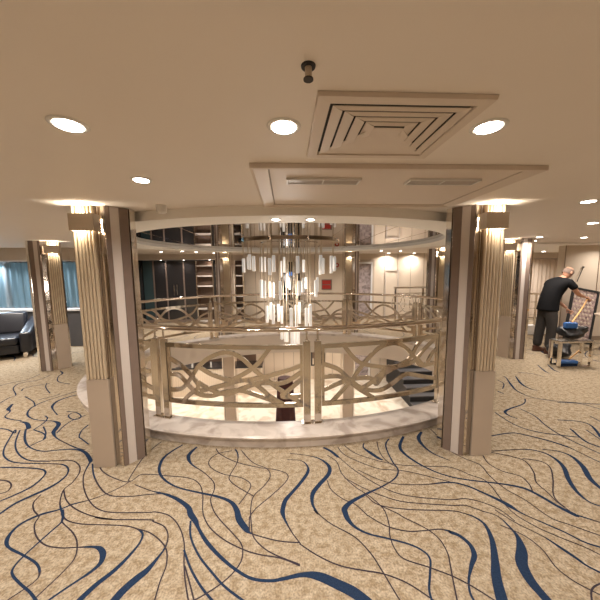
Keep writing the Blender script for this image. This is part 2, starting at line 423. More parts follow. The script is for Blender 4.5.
def rseam(w):
    w.box(6.2, 8.6, 5.985, 5.9995, 0, .1, 1)
    for x in (6.215, 7.02, 7.8): w.box(x - .008, x + .008, 5.99, 5.9995, .1, CE, 1)
    return [M['seam']]
wall('wall_inner_right', 6.2, 8.7, 6.0, 6.15, 0, CE, M['cream'], rseam)
# header bands under the ceiling
hd = MB().box(-4.6, -1.95, Y1 - .45, Y1, 2.03, CE); struct(hd.build('trim_4', M['header']))
hd = MB().box(X0, -4.6, 6.25, 6.7, 1.93, CE); struct(hd.build('trim_5', M['header']))
hd = MB().box(6.1, X1, 8.7, Y1, 1.98, CE); struct(hd.build('trim_6', M['header']))
hd = MB().box(4.85, X1, 5.6, 5.63, 2.165, CE).box(4.85, X1, 5.63, Y1, 2.165, 2.17); struct(hd.build('trim_7', M['ring']))
# smoked glass shop front at the back left
gf = MB()
xs = [-4.6, -4.25, -3.85, -3.3, -2.85, -2.0]
struct(MB().box(-4.6, -2.0, Y1 + .04, Y1 + .1, 0, 2.03).build('wall_back_left', M['dark']))
shop = thing('glass_shopfront', 'dark smoked glass shopfront behind the far left railing', 'shopfront', (-3.7, Y1 - .02, 0))
def loc_box(x0, x1, y0, y1, z0, z1, ox, oy): return MB().box(x0 - ox, x1 - ox, y0 - oy, y1 - oy, z0, z1)
ox, oy = -3.7, Y1 - .02
for i in range(4):
    mname = 'tealglass' if i == 0 else 'smoke'
    loc_box(xs[i] + .02, xs[i + 1] - .02, oy - .01, oy + .01, .1, 2.0, ox, oy).build('door' if i == 2 else 'glass_pane', M[mname], shop)
    loc_box(xs[i + 1] - .02, xs[i + 1] + .02, oy - .03, oy + .02, 0, 2.03, ox, oy).build('mullion', M['brown'], shop)
loc_box(-4.6, -2.85, oy - .02, oy + .02, 0, .1, ox, oy).build('bottom_rail', M['brown'], shop)
for x in (-3.62, -3.52): MB().tube([(x - ox, -.05, .9), (x - ox, -.05, 1.25)], .012).build('door_handle', M['chrome'], shop)
# display shelves
def shelves(x0, x1, label):
    w = (x1 - x0) / 2; cx = (x0 + x1) / 2
    s = thing('display_cabinet', label, 'cabinet', (cx, Y1 - .2, 0), group=None)
    MB().box(-w, w, .15, .17, 0, 2.0).build('back_panel', M['shelfwood'], s)
    for sx in (-1, 1): MB().box(min(sx * w, sx * (w - .03)), max(sx * w, sx * (w - .03)), -.15, .15, 0, 2.0).build('side_panel', M['chrome'], s)
    for z in (.05, .45, .85, 1.18, 1.5, 1.82): MB().box(-w + .03, w - .03, -.14, .15, z, z + .035).build('shelf', M['pale'], s)
    return s
shelves(-2.82, -2.28, 'tall display cabinet with pale shelves beside the dark shopfront')
shelves(-1.62, -1.34, 'narrow mirrored shelf unit just right of the far left-hand centre pillar')

# centre back: dark doorway with polished jambs, notice, alarm
dr = thing('dark_doorway', 'dark doorway with polished steel jambs behind the chandelier', 'doorway', (.15, Y1 - .08, 0))
MB().box(-.3, .3, 0, .02, 0, 1.95).build('door_leaf', M['smoke'], dr)
for x in (-.34, -.1, .1, .34): MB().box(x - .035, x + .035, -.05, 0, 0, 2.0).build('jamb', M['chrome'], dr)
MB().box(-.05, .05, -.03, -.005, 1.5, 1.62).build('blue_light_panel', M['screen'], dr)
a = thing('fire_alarm', 'round red fire alarm sounder on the cream back wall', 'alarm', (1.69, Y1 - .001, 1.83))
MB().lathe([(.075, 0), (.075, .012), (.06, .03)], 20).build('sounder', M['red'], a).rotation_euler.x = R(90)
MB().lathe([(.03, .03), (.03, .034)], 16).build('lens', M['white'], a).rotation_euler.x = R(90)
n = thing('notice_frame', 'red notice board low on the back wall under the fire alarm', 'notice', (1.35, Y1 - .03, 1.02))
MB().box(-.17, .17, 0, .025, 0, .34).build('frame', M['brown'], n); MB().box(-.15, .13, -.006, -.001, .03, .15).box(-.15, .13, -.006, -.001, .18, .31).build('notice_sheet', M['red'], n)
# framed marble art in doorway
d = thing('framed_marble', 'grey marble panel in a pale lit frame on the upper back wall', 'wall panel', (2.58, Y1 - .04, 0))
MB().box(-.24, .24, 0, .03, .1, 1.86).build('panel', M['greymarble'], d)
MB().box(-.30, -.24, -.03, .03, 0, 1.92).box(.24, .30, -.03, .03, 0, 1.92).box(-.24, .24, -.03, .03, 1.86, 1.92).build('frame', M['ledge'], d)
MB().box(-.36, -.30, -.02, .03, 0, 2.0).box(.30, .36, -.02, .03, 0, 2.0).box(-.30, .30, -.02, .03, 1.92, 2.0).build('surround', M['header'], d)
d = bpy.data.objects.new('door_1', None); COL.objects.link(d); d.location = (3.55, Y1 - .02, 0); struct(d)
MB().box(-.2, .2, 0, .015, .1, 1.62).build('leaf', M['cream'], d)
MB().box(-.23, -.2, -.02, .015, 0, 1.66).box(.2, .23, -.02, .015, 0, 1.66).box(-.2, .2, -.02, .015, 1.62, 1.66).build('frame', M['pale'], d)

# left windows with counter
def windows(name_n, x0, x1, y, z0, z1, bars, split=None):
    w = MB()
    w.box(x0, x1, y, y + .1, 0, z0); w.box(x0, x1, y, y + .1, z1, CE)
    struct(w.build('wall_window_' + name_n, M['dkpanel'] if name_n == 'left' else M['cream']))
def win(idx, x0, x1, y, z0, z1):
    o = struct(MB().box(x0, x0 + .04, y - .02, y + .1, z0, z1).box(x1 - .04, x1, y - .02, y + .1, z0, z1).box(x0 + .04, x1 - .04, y - .02, y + .1, z0, z0 + .03).box(x0 + .04, x1 - .04, y - .02, y + .1, z1 - .03, z1).build('window_%d' % idx, M['brown']))
    MB().box(x0 + .04, x1 - .04, y + .04, y + .05, z0 + .03, z1 - .03).build('window_pane', M['pane'], o)
windows('left', X0, -4.6, 6.7, .86, 1.93, None)
for i, (x0, x1) in enumerate([(-9.4, -7.9), (-7.9, -6.35), (-6.35, -4.62)]): win(i + 1, x0, x1, 6.7, .86, 1.93)
windows('right', 6.1, X1, Y1, .25, 1.98, None)
for i, (x0, x1) in enumerate([(6.1, 7.25), (7.25, 8.4), (8.4, 9.5)]): win(i + 4, x0, x1, Y1, .25, 1.98)
ct = thing('window_counter', 'dark fronted counter with white ledge under the left windows', 'counter', (-7, 6.48, 0))
MB().box(-2.4, 2.38, .02, .215, 0, .82).build('front_panel', M['dkpanel'], ct); MB().box(-2.4, 2.4, -.04, .215, .82, .86).build('worktop', M['ledge'], ct)
def curtain(x0, x1, y, z0, z1, m, amp=.018, n=60):
    mb = MB(); vs = []; N = int((x1 - x0) / .025)
    for i in range(N + 1):
        x = x0 + (x1 - x0) * i / N; yy = amp * math.sin(x * 45) + amp * .5 * math.sin(x * 23 + 1)
        vs += [(x, yy, z0), (x, yy, z1)]
    mb.add(vs, [(2 * i, 2 * i + 2, 2 * i + 3, 2 * i + 1) for i in range(N)], 0, True)
    o = mb.build('curtain', m, loc=(0, y, 0)); return o
tag(curtain(-7.6, -4.7, 6.66, .87, 1.92, M['sheer']), 'pale blue sheer curtain over the window behind the leather sofa', 'curtain')
tag(curtain(7.95, 9.3, 8.95, .02, 1.97, M['curtain']), 'beige floor-length curtain beyond the standing man', 'curtain')
b_ = thing('storage_box', 'small white box on the window ledge beside the far left pillar', 'box', (-5.13, 6.55, .86))
MB().box(-.11, .11, -.07, .07, 0, .13).build('carton', M['white'], b_, bevel=.005); MB().box(-.115, .115, -.075, .075, .13, .16).build('lid', M['white'], b_, bevel=.004)
tag(MB().box(-.25, .25, -.07, .07, 0, .02).build('serving_tray', M['white'], loc=(-6.35, 6.5, .861), bevel=.006), 'flat white tray on the window ledge above the sofa', 'tray')

# ------------------------------------------------------------------ columns
def column(name_label, loc, side, rz=0):
    s = side
    t = thing('pillar', name_label, 'pillar', (*loc, 0), rz, 'mirrored pillars round the atrium')
    def pts(L): return [(x * s, y) for x, y in (L if s > 0 else L[::-1])]
    core = [(-.10, -.15), (.105, -.15), (.16, -.168), (.285, -.043), (.30, .0), (.22, .15), (-.09, .15), (-.115, .12), (-.115, -.12)]
    MB().prism(pts(core), 0, CE - .001).build('core', M['mirror'], t)
    # flutes above, plain panel below
    def flat(x0, x1, y0, y1, z0, z1): return MB().box(min(s * x0, s * x1), max(s * x0, s * x1), y0, y1, z0, z1)
    f = MB(); n = 6; w = .17 / n
    for i in range(n):
        cx = -.085 + w * (i + .5); P = []
        for k in range(7):
            a = math.pi * k / 6; P.append((cx - math.cos(a) * w * .40, -.168 - math.sin(a) * w * .5))
        P += [(cx + w * .40, -.151), (cx - w * .40, -.151)]
        f.prism(P, .79, CE - .002, 0, True, False)
    fp = f.build('fluted_pilaster', M['gold'], t)
    MB().box(-.088, .088, -.163, -.1505, .79, CE - .002).build('pilaster_backing', M['fluteshade'], fp)
    MB().box(-.09, .09, -.175, -.151, 0, .785).build('lower_panel', M['lowpanel'], t, bevel=.003)
    b = MB()
    for i in range(n):
        cx = -.09 + (.18 / n) * (i + .5) + .03 * s
        b.prism([(cx - .011, .151), (cx + .011, .151), (cx + .008, .168), (cx - .008, .168)], .79, CE - .002)
    b.build('rear_flutes', M['gold'], t)
    C, D = Vector((.162, -.170)), Vector((.283, -.049)); dv = D - C; nn = Vector((dv.y, -dv.x)).normalized()
    def strip(t0, t1, th, nm, m):
        a, b2 = C + dv * t0 + nn * .0015, C + dv * t1 + nn * .0015
        MB().prism(pts([tuple(a + nn * th), tuple(b2 + nn * th), tuple(b2), tuple(a)]), 0, CE - .002).build(nm, m, t)
    strip(.02, .22, .006, 'dark_strip', M['brown']); strip(.23, .60, .003, 'pale_strip', M['pale']); strip(.61, .98, .006, 'dark_strip', M['brown'])
    MB().prism(pts([(.285, -.048), (.297, -.052), (.314, 0.), (.30, .0)]), 0, CE - .002).build('steel_edge', M['chrome'], t)
    # lamp box
    ang = rz; fx = lambda x, y: (loc[0] + x * math.cos(ang) - y * math.sin(ang), loc[1] + x * math.sin(ang) + y * math.cos(ang))
    ox_ = .036 * s
    p = fx(ox_, -.20)
    k = thing('wall_sconce', name_label_sconce(name_label), 'wall lamp', (p[0], p[1], 1.995), rz, 'box sconces on the pillars')
    sh = MB()
    sh.box(-.092, .092, -.05, -.042, 0, .13)
    for q in (-1, 1): sh.box(min(q * .092, q * .084), max(q * .092, q * .084), -.042, .022 if q * s < 0 else .030, 0, .13)
    sh.build('shade_box', M['bracket'], k)
    MB().lathe([(.010, .052), (.010, .078)], 14, c=(-.03 * s, -.016, 0)).build('lamp_tube', M['lamp'], k)
    for zl, e_ in ((2.10, .75), (2.022, .6)):
        l = bpy.data.lights.new('sconce_light', 'POINT'); l.energy = SCONCE * e_; l.color = (1, .88, .70); l.shadow_soft_size = .012
        lo = bpy.data.objects.new('sconce_light', l); COL.objects.link(lo); lo.location = (*fx(.005 * s, -.215), zl)
    return t
SCONCE = 6.
def name_label_sconce(s): return 'lit box sconce on the ' + s
column('mirrored fluted pillar at the near left of the atrium', (-1.59, 2.51), 1)
column('mirrored fluted pillar at the near right of the atrium', (1.73, 2.455), -1)
column('fluted pillar beside the black leather sofa', (-4.04, 5.10), -1, R(48))
column('fluted pillar next to the standing man', (4.22, 5.08), 1, R(-54))
column('fluted pillar behind the railing, left of chandelier', (-1.50, 7.36), -1)
column('fluted pillar behind the railing, right of chandelier', (1.62, 7.36), 1)
column('fluted pillar in front of the panelled back wall', (4.02, 7.25), -1)

# ------------------------------------------------------------------ atrium railing
RA, RB, RAILZ = 3.02, 2.07, 1.10
NT = 2000
tab = [0.]
for i in range(NT):
    p, q = ell(RA, RB, -math.pi / 2 + 2 * math.pi * i / NT), ell(RA, RB, -math.pi / 2 + 2 * math.pi * (i + 1) / NT)
    tab.append(tab[-1] + math.hypot(q[0] - p[0], q[1] - p[1]))
PER = tab[-1]
def at_s(s):
    s = s % PER; lo, hi = 0, NT
    while hi - lo > 1:
        m_ = (lo + hi) // 2
        if tab[m_] <= s: lo = m_
        else: hi = m_
    f = (s - tab[lo]) / (tab[lo + 1] - tab[lo]); t = -math.pi / 2 + 2 * math.pi * (lo + f) / NT
    x, y = ell(RA, RB, t); tx, ty = -RA * math.sin(t), RB * math.cos(t); l = math.hypot(tx, ty)
    return Vector((x, y, 0)), Vector((tx / l, ty / l, 0)), Vector((ty / l, -tx / l, 0))
rail = thing('atrium_railing', 'curved polished railing with wavy lattice panels standing on the marble kerb round the atrium', 'railing', (EC[0], EC[1], KZ))
OFF = Vector((EC[0], EC[1], KZ))
hr = MB(); hr.tube([Vector((*ell(RA, RB, 2 * math.pi * i / 160), RAILZ)) - OFF for i in range(160)], .05, 12, closed=True, rz=.026)
hr.build('handrail', M['railtube'], rail)
def bar(mb, path, w, th=.016, off=0.):           # path of (s, z); flat bar following the curve of the panel
    V = []
    for i, (s, z) in enumerate(path):
        a, b = path[max(0, i - 1)], path[min(len(path) - 1, i + 1)]
        ds, dz = b[0] - a[0], b[1] - a[1]; l = math.hypot(ds, dz) or 1
        ps, pz = -dz / l * w / 2, ds / l * w / 2
        for (qs, qz, d) in ((ps, pz, th / 2), (-ps, -pz, th / 2), (-ps, -pz, -th / 2), (ps, pz, -th / 2)):
            P, T, N = at_s(s + qs); V.append(P + N * (d + off) + Vector((0, 0, z + qz)) - OFF)
    n = len(path); F_ = []
    for i in range(n - 1):
        for k in range(4): F_.append((i * 4 + k, i * 4 + (k + 1) % 4, (i + 1) * 4 + (k + 1) % 4, (i + 1) * 4 + k))
    F_ += [(3, 2, 1, 0), tuple((n - 1) * 4 + k for k in range(4))]
    mb.add(V, F_)
PA = [[(248, 243), (290, 205), (345, 185), (390, 205), (430, 250), (480, 300), (530, 345), (572, 378)],
      [(248, 243), (300, 275), (370, 292), (450, 280), (520, 258), (575, 236)],
      [(145, 218), (190, 245), (230, 290), (245, 325), (215, 355), (190, 384)],
      [(145, 345), (185, 335), (215, 300), (248, 243)],
      [(145, 280), (180, 285), (215, 325), (245, 352), (290, 355), (330, 340), (380, 330), (430, 345), (520, 384)],
      [(245, 305), (285, 330), (340, 345), (400, 318), (450, 300), (520, 300), (575, 262)],
      [(360, 290), (430, 240), (480, 168)],
      [(250, 340), (330, 312), (400, 290), (440, 312), (480, 355), (520, 384)], [(575, 290), (545, 320), (515, 352), (575, 352)]]
PB = [[(150, 385), (205, 310), (250, 240), (295, 190), (340, 175), (380, 190), (420, 235), (450, 280), (510, 282)],
      [(185, 170), (230, 235), (290, 260), (350, 270), (420, 260), (470, 212), (520, 172)],
      [(125, 235), (170, 260), (210, 310), (250, 345), (300, 357), (340, 340), (390, 308), (440, 322), (520, 352)],
      [(125, 335), (180, 310), (225, 300), (270, 305), (290, 330), (320, 290), (400, 250), (435, 195), (460, 168)],
      [(235, 345), (275, 320), (310, 285), (350, 270)], [(435, 250), (470, 282), (500, 240), (520, 225)],
      [(125, 285), (180, 290), (235, 345), (280, 384)]]
NP = 10; pitch = PER / NP; GAP = .055; S0 = .19
for k in range(NP):
    sa = S0 + k * pitch + GAP; sb = S0 + (k + 1) * pitch - GAP
    kind = PB if k % 2 == 0 else PA
    for s in (sa, sb):
        P, T, N = at_s(s); ang = math.atan2(T.y, T.x); q = P - OFF
        po = MB().box(-.035, .035, -.02, .02, .012, .86).build('post', M['bronze'], rail, loc=(q.x, q.y, 0), rz=ang, bevel=.003)
        MB().box(-.055, .055, -.04, .04, 0, .012).build('base_plate', M['chrome'], po)
        MB().tube([(0, 0, .86), (0, 0, .96)], .011).lathe([(.02, .86), (.02, .87), (.012, .876)], 12).build('spigot', M['chrome'], po)
    z0, z1 = .30, .945
    fr = MB(); L0, L1 = sa + .04, sb - .04
    sm = lambda a_, b_, n: [a_ + (b_ - a_) * i / n for i in range(n + 1)]
    bar(fr, [(s, z1 - .022) for s in sm(L0, L1, 14)], .044, .026); bar(fr, [(s, z0 + .022) for s in sm(L0, L1, 14)], .044, .026)
    bar(fr, [(L0 + .014, z) for z in (z0 + .04, z1 - .04)], .028, .024); bar(fr, [(L1 - .014, z) for z in (z0 + .04, z1 - .04)], .028, .024)
    for zc in (z0 + .06, z1 - .06):
        pass
    pn = fr.build('railing_panel', M['bronze'], rail)
    la = MB()
    if kind is PA: ux0, ux1, vy0, vy1 = 145, 575, 168, 384
    else: ux0, ux1, vy0, vy1 = 125, 520, 170, 385
    for bi, ln in enumerate(kind):
        pth = catmull([(L0 + .02 + (L1 - L0 - .04) * (x - ux0) / (ux1 - ux0), z1 - .03 - (z1 - z0 - .06) * (y - vy0) / (vy1 - vy0)) for x, y in ln], 6)
        pth = [(s, min(max(z, z0 + .03), z1 - .03)) for s, z in pth]
        bar(la, pth, .044, .016, off=(bi % 3 - 1) * .0012)
    la.build('lattice', M['bronze'], pn)

# small stair railing beyond, back right
sr = thing('stair_railing', 'short polished railing with looped lattice at the back right stairhead', 'railing', (3.9, 8.3, 0))
MB().tube([(-.65, 0, 1.12), (-.2, 0, 1.12), (.5, 0, 1.12), (1.1, .1, 1.12)], .028).build('handrail', M['chrome'], sr)
for x in (-.6, .25, 1.05): MB().box(x - .025, x + .025, -.02, .02, 0, 1.09).build('post', M['bronze'], sr)
g = MB()
for i in range(6):
    x = -.5 + i * .27
    g.tube([(x + .2 * math.cos(a_ * .3927), .0, .65 + .28 * math.sin(a_ * .3927)) for a_ in range(16)], .012, 6, closed=True)
g.tube([(-.6, 0, .95), (1.05, 0, .95)], .015, 6).tube([(-.6, 0, .3), (1.05, 0, .3)], .015, 6)
g.build('lattice', M['chrome'], sr)
# railing beyond the right pillar by the windows
wr = thing('window_railing', 'straight polished railing on a white plinth before the right windows', 'railing', (6.1, 6.75, 0))
MB().box(-1.6, .9, -.08, .12, 0, .22).build('plinth', M['ledge'], wr)
for z in (1.02, .82, .66, .5, .36): MB().tube([(-1.6, 0, z), (.9, 0, z)], .024 if z > 1 else .01).build('handrail' if z > 1 else 'rail_bar', M['chrome'], wr)
for x in (-1.5, -.95, .2, .8): MB().box(x - .022, x + .022, -.03, -.012, .22, 1.0).build('post', M['bronze'], wr)

# ------------------------------------------------------------------ chandelier
ch = thing('chandelier', 'hanging chandelier of tiered white glass tubes on thin gold rods over the atrium', 'chandelier', (EC[0], EC[1] + .1, CE - .03))
MB().lathe([(1, -.03), (1, -.001)], 48, sx=.86, sy=.62).build('canopy', M['bronze'], ch)
MB().lathe([(1, -.036), (1, -.0302)], 40, sx=.5, sy=.34).build('canopy_mirror', M['chrome'], ch)
rr = random.Random(11)
def hang(x, y, top, ln, k):
    zt = top - (CE - .03)
    MB().tube([(x, y, zt - .02), (x, y, -.028)], .008, 6).build('rod', M['gold'], ch)
    for j in range(k):
        dx = (j - (k - 1) / 2) * .062; dz = rr.uniform(-.05, .03) if k > 1 else 0
        MB().lathe([(.024, zt - ln + dz), (.027, zt - ln + dz + .01), (.027, zt + dz - .01), (.022, zt + dz)], 10, c=(x + dx, y + (.03 if j % 2 else -.01), 0)).build('glass_tube', M['frost'], ch)
for (rx, ry, n, top, ln) in ((.78, .54, 12, 1.90, .26), (.50, .34, 9, 1.53, .27), (.38, .26, 7, 1.08, .34), (.13, .09, 4, .66, .26)):
    for i in range(n):
        a_ = 2 * math.pi * (i + .3) / n
        hang(rx * math.cos(a_), ry * math.sin(a_), top + rr.uniform(-.03, .03), ln * rr.uniform(.8, 1.2), rr.choice((1, 2, 2)))
l = bpy.data.lights.new('chandelier_fill', 'POINT'); l.energy = 24; l.color = (1, .91, .83); l.shadow_soft_size = .2  # fill added at the chandelier's centre to brighten the soffit ring
lo = bpy.data.objects.new('chandelier_fill', l); COL.objects.link(lo); lo.location = (EC[0], EC[1] + .1, 1.3)


# ------------------------------------------------------------------ ceiling fittings
DL = dict(e=11.)
def downlight(x, y, z, label, group='round downlights in the upper ceiling', e=1., r=.05, light=True, cool=False):
    t = thing('downlight', label, 'downlight', (x, y, z), 0, group)
    MB().lathe([(r * .84, -.003), (r * 1.15, -.006), (r * 1.25, -.001)], 28).build('trim_ring', M['white'], t)
    MB().lathe([(r * .5, -.04), (r * .8, -.03), (r * .86, -.0035)] if cool else [(r * .86, -.0075), (r * .86, -.0035)], 28).build('lens', M['lampcool'] if cool else M['lamp'], t)
    if light:
        l = bpy.data.lights.new('downlight_lamp', 'AREA'); l.shape = 'DISK'; l.size = r * 1.6; l.spread = R(150)
        l.energy = DL['e'] * e; l.color = (.72, .86, 1) if cool else (1, .90, .80)
        lo = bpy.data.objects.new('downlight_lamp', l); COL.objects.link(lo); lo.location = (x, y, z - (.045 if cool else .012))
    return t
G = 'round downlights in the upper ceiling'
downlight(-.76, 1.09, CE, 'lit round downlight nearest the upper left of the ceiling', e=.85)
downlight(0, 1.08, CE, 'lit round downlight left of the square air diffuser', e=.85)
downlight(.755, 1.06, CE, 'lit round downlight right of the square air diffuser', e=.85)
downlight(-.815, 1.70, CE, 'lit round downlight just in front of the near left pillar', r=.045)
downlight(-.08, 2.50, RZ, 'left of the two downlights on the curved soffit', r=.038, e=.7)
downlight(.22, 2.50, RZ, 'right of the two downlights on the curved soffit', r=.038, e=.7)
downlight(2.40, 2.17, CE, 'large downlight right of the near right pillar', e=1.6)
downlight(3.62, 3.2, CE, 'second downlight behind the large one at right', e=1.6)
downlight(4.30, 4.62, CE, 'downlight above the pillar next to the man', r=.045, e=1.6)
downlight(5.20, 4.72, CE, 'downlight over the man at right', r=.045, e=1.6)
downlight(6.95, 5.5, CE, 'downlight washing the cream wall above the leaning picture', r=.045, e=1.0)
downlight(4.78, 5.25, CE, 'downlight behind the man near the ceiling step', r=.045)
downlight(5.9, 7.2, 2.165, 'downlight beyond the step in the right ceiling', r=.045)
downlight(-5.4, 5.1, CE, 'downlight left of the sofa pillar, first', r=.045, e=2.4)
downlight(-5.35, 5.5, CE, 'downlight left of the sofa pillar, second', r=.045, e=1.4)
downlight(-2.9, 2.2, CE, 'downlight left of the near left pillar', e=2.6)
downlight(-3.6, 3.2, CE, 'downlight between the two left pillars', r=.045, e=2.6)
for x, y in ((-3.3, 7.7), (-2.7, 7.55), (-2.45, 7.9), (-2.1, 8.4), (-.6, 7.9), (.7, 7.9), (2.7, 7.9), (3.3, 8.0)):
    downlight(x, y, CE, 'small downlight among those behind the far railing', r=.04, e=1.5)
for x in (-3.9, -3.2, -2.4):
    downlight(x, Y1 - .25, 2.03, 'small downlight under the header of the dark shopfront', r=.035, e=.3, group='downlights along the shopfront header')
for x in (3.35, 4.2, 5.0):
    l = downlight(x, Y1 - .22, CE, 'wall-washing downlight close to the panelled back wall', r=.045, e=1.1, group='wall washers at the back right')
for x, lb in ((-7.5, 'cool white lamp under the window header, leftmost'), (-6.5, 'cool white lamp under the window header above the tray'), (-5.35, 'cool white lamp under the window header above the white box')):
    downlight(x, 6.48, 1.93, lb, r=.10, e=2.6, cool=True, group='cool lamps over the left windows')
# extra lights added to brighten the lounge, its sides and the right curtain
for x, y, e in ((-6, 2.2, 3), (-4.5, -.8, 1.2), (-1.6, -1.4, 1), (1.6, -1.4, 1), (4.5, -.8, 1.2), (6, 2.2, 2.2), (0, -.3, 1), (-2.2, .3, 1.1), (2.2, .3, 1.1), (7.5, 4.4, 1.6), (-7.5, 4.2, 3), (7.7, 8.1, 3), (6.4, 7.9, 2)):
    downlight(x, y, 2.163 if x > 4.85 and y > 5.6 else CE, 'added downlight brightening the lounge outside the atrium view', e=e)

# square air diffuser
af = thing('air_diffuser', 'square louvred air diffuser set in the ceiling', 'air vent', (.375, 1.10, CE), R(0))
def frame4(mb, ho, hi, z0, z1, mi=0):      # sloping square ring from half-size ho at z0 to hi at z1
    vs = [(sx * h, sy * h * .83, z) for h, z in ((ho, z0), (hi, z1)) for sx, sy in ((-1, -1), (1, -1), (1, 1), (-1, 1))]
    mb.add(vs, [(i, (i + 1) % 4, 4 + (i + 1) % 4, 4 + i) for i in range(4)][::1], mi)
fm = MB(); frame4(fm, .275, .272, -.001, -.014); frame4(fm, .272, .232, -.014, -.016); frame4(fm, .232, .228, -.016, -.001)
fm.build('frame', M['fitting'], af)
MB().add([(sx * .23, sy * .23 * .83, -.0015) for sx, sy in ((-1, -1), (1, -1), (1, 1), (-1, 1))], [(3, 2, 1, 0)]).build('dark_backing', M['dark'], af)
def blade(pts4): return MB().add(pts4, [(0, 1, 2, 3)])
for k in range(4):
    a0, n0, f0 = .232 - .044 * k, -.19 + .031 * k, .188 - .046 * k
    a1, n1, f1 = a0 - .044, n0 + .031, f0 - .046
    gl, gn, gr_ = .011, .016, .004
    v = MB()
    for q in ([(-a0 + gl, n0 + gn, -.012), (a0 - gr_, n0 + gn, -.012), (a1, n1, -.017), (-a1, n1, -.017)], [(-a0 + gl, f0, -.012), (-a0 + gl, n0 + gn, -.012), (-a1, n1, -.020), (-a1, f1, -.020)],
              [(a0 - gr_, n0 + gn, -.012), (a0 - gr_, f0, -.012), (a1, f1, -.017), (a1, n1, -.017)]):
        v.add(q + [(x, y, z + .002) for x, y, z in q], [(0, 1, 2, 3), (7, 6, 5, 4), (0, 4, 5, 1), (1, 5, 6, 2), (2, 6, 7, 3), (3, 7, 4, 0)])
    v.build('vane', M['fitting'], af)
MB().add([(-.23, .19, -.010), (.23, .19, -.010), (.054, -.050, -.017), (-.054, -.050, -.017), (-.23, .19, -.008), (.23, .19, -.008), (.052, -.052, -.015), (-.052, -.052, -.015)],
         [(0, 1, 2, 3), (7, 6, 5, 4), (0, 4, 5, 1), (1, 5, 6, 2), (2, 6, 7, 3), (3, 7, 4, 0)]).build('blank_plate', M['fitting'], af)
# access panel with slot grilles
ap = thing('access_panel', 'long rectangular framed ceiling panel with two slot grilles', 'ceiling panel', (.59, 1.86, CE))
W, H = .76, .43
fr = MB()
def rr4(mb, w0, h0, z0, w1, h1, z1):
    vs = [(sx * a_, sy * b_, z) for a_, b_, z in ((w0, h0, z0), (w1, h1, z1)) for sx, sy in ((-1, -1), (1, -1), (1, 1), (-1, 1))]
    mb.add(vs, [(i, (i + 1) % 4, 4 + (i + 1) % 4, 4 + i) for i in range(4)])
rr4(fr, W, H, -.001, W, H, -.024); rr4(fr, W, H, -.024, W - .015, H - .015, -.026); rr4(fr, W - .015, H - .015, -.026, W - .085, H - .03, -.012); rr4(fr, W - .085, H - .03, -.012, W - .086, H - .031, -.0045)
fr.build('frame', M['fitting'], ap)
MB().box(-W + .002, W - .002, -H + .002, H - .002, -.004, -.0012).build('shadow_gap', M['seam'], ap)
MB().box(-W + .094, W - .094, -H + .045, H - .042, -.009, -.0045).build('panel_board', M['fitting'], ap)
for cx in (-.37, .33):
    gq = MB(); gq.box(-.21, .21, -.045, -.037, -.022, -.0095).box(-.21, .21, .037, .045, -.022, -.0095).box(-.21, -.2, -.037, .037, -.022, -.0095).box(.2, .21, -.037, .037, -.022, -.0095).box(-.004, .004, -.037, .037, -.02, -.0095)
    gr = gq.build('slot_grille', M['white'], ap, loc=(cx, -.2, 0))
    MB().box(-.199, .199, -.036, .036, -.0105, -.0095).build('slot_backing', M['dark'], gr)
    bl = MB()
    for i in range(5): bl.box(-.198, .198, -.032 + i * .0145, -.025 + i * .0145, -.019, -.013)
    bl.build('slat', M['pale'], gr)
sp = thing('sprinkler', 'small dark sprinkler head hanging from the ceiling', 'sprinkler', (.065, .775, CE))
MB().lathe([(.018, -.004), (.019, 0)], 20).build('escutcheon', M['dark'], sp)
MB().lathe([(.006, -.03), (.009, -.022), (.009, -.004)], 12).build('body', M['bracket'], sp); MB().lathe([(.013, -.034), (.013, -.031)], 14).build('deflector', M['dark'], sp)
cm = thing('ceiling_sensor', 'small white cylindrical sensor on the ceiling beside the curved soffit', 'sensor', (-.98, 2.34, CE))
MB().lathe([(.026, -.062), (.036, -.052), (.042, 0)], 20).build('housing', M['white'], cm)
for x, y in ((-3.9, 5.0), (5.25, 4.6)):
    pass

# ------------------------------------------------------------------ lower deck
LF = -2.6
struct(MB().box(-7.5, 7.5, .3, 10.7, LF - .1, LF).build('floor_lower', M['lowfloor']))
def lseam(w):
    for i in range(22): w.box(-.9 + i * .38, -.885 + i * .38, 10.592, 10.5995, LF, -.36, 1)
    return [M['seam']]
wall('wall_lower_back', -1.2, 7.5, 10.6, 10.7, LF, -.36, M['cream'], lseam)
wall('wall_lower_desk', -7.5, -1.2, 10.6, 10.7, LF, -.36, M['shelfwood'])
wall('wall_lower_left', -7.6, -7.5, .3, 10.7, LF, -.36, M['cream']); wall('wall_lower_right', 7.5, 7.6, .3, 10.7, LF, -.36, M['cream'])
wall('wall_lower_front', -7.5, 7.5, .2, .3, LF, -.36, M['cream'])
dk = thing('reception_desk', 'long reception desk with ribbed cream front on the deck below', 'desk', (-3.1, 9.35, LF))
b = MB(); b.box(-2.4, 2.2, 0, .5, 0, .98)
for i in range(62): x = -2.38 + i * .074; b.box(x, x + .04, -.02, -.0005, .12, .96)
b.build('ribbed_front', M['cream'], dk); MB().box(-2.45, 2.25, -.06, .55, .98, 1.04).build('desk_top', M['smoke'], dk)
for x, w, lb in ((-3.95, .3, 'bright lit niche at the left behind the lower reception desk'), (-2.55, .34, 'bright lit niche nearer the pillar behind the lower reception desk')):
    nn_ = thing('lit_niche', lb, 'niche', (x, 10.55, LF + 1.1))
    MB().box(-w, w, 0, .04, 0, 1.05).build('mirror_panel', M['greymarble'], nn_)
    MB().box(-w - .05, -w, -.03, .04, 0, 1.05).box(w, w + .05, -.03, .04, 0, 1.05).build('light_strip', M['niche'], nn_)
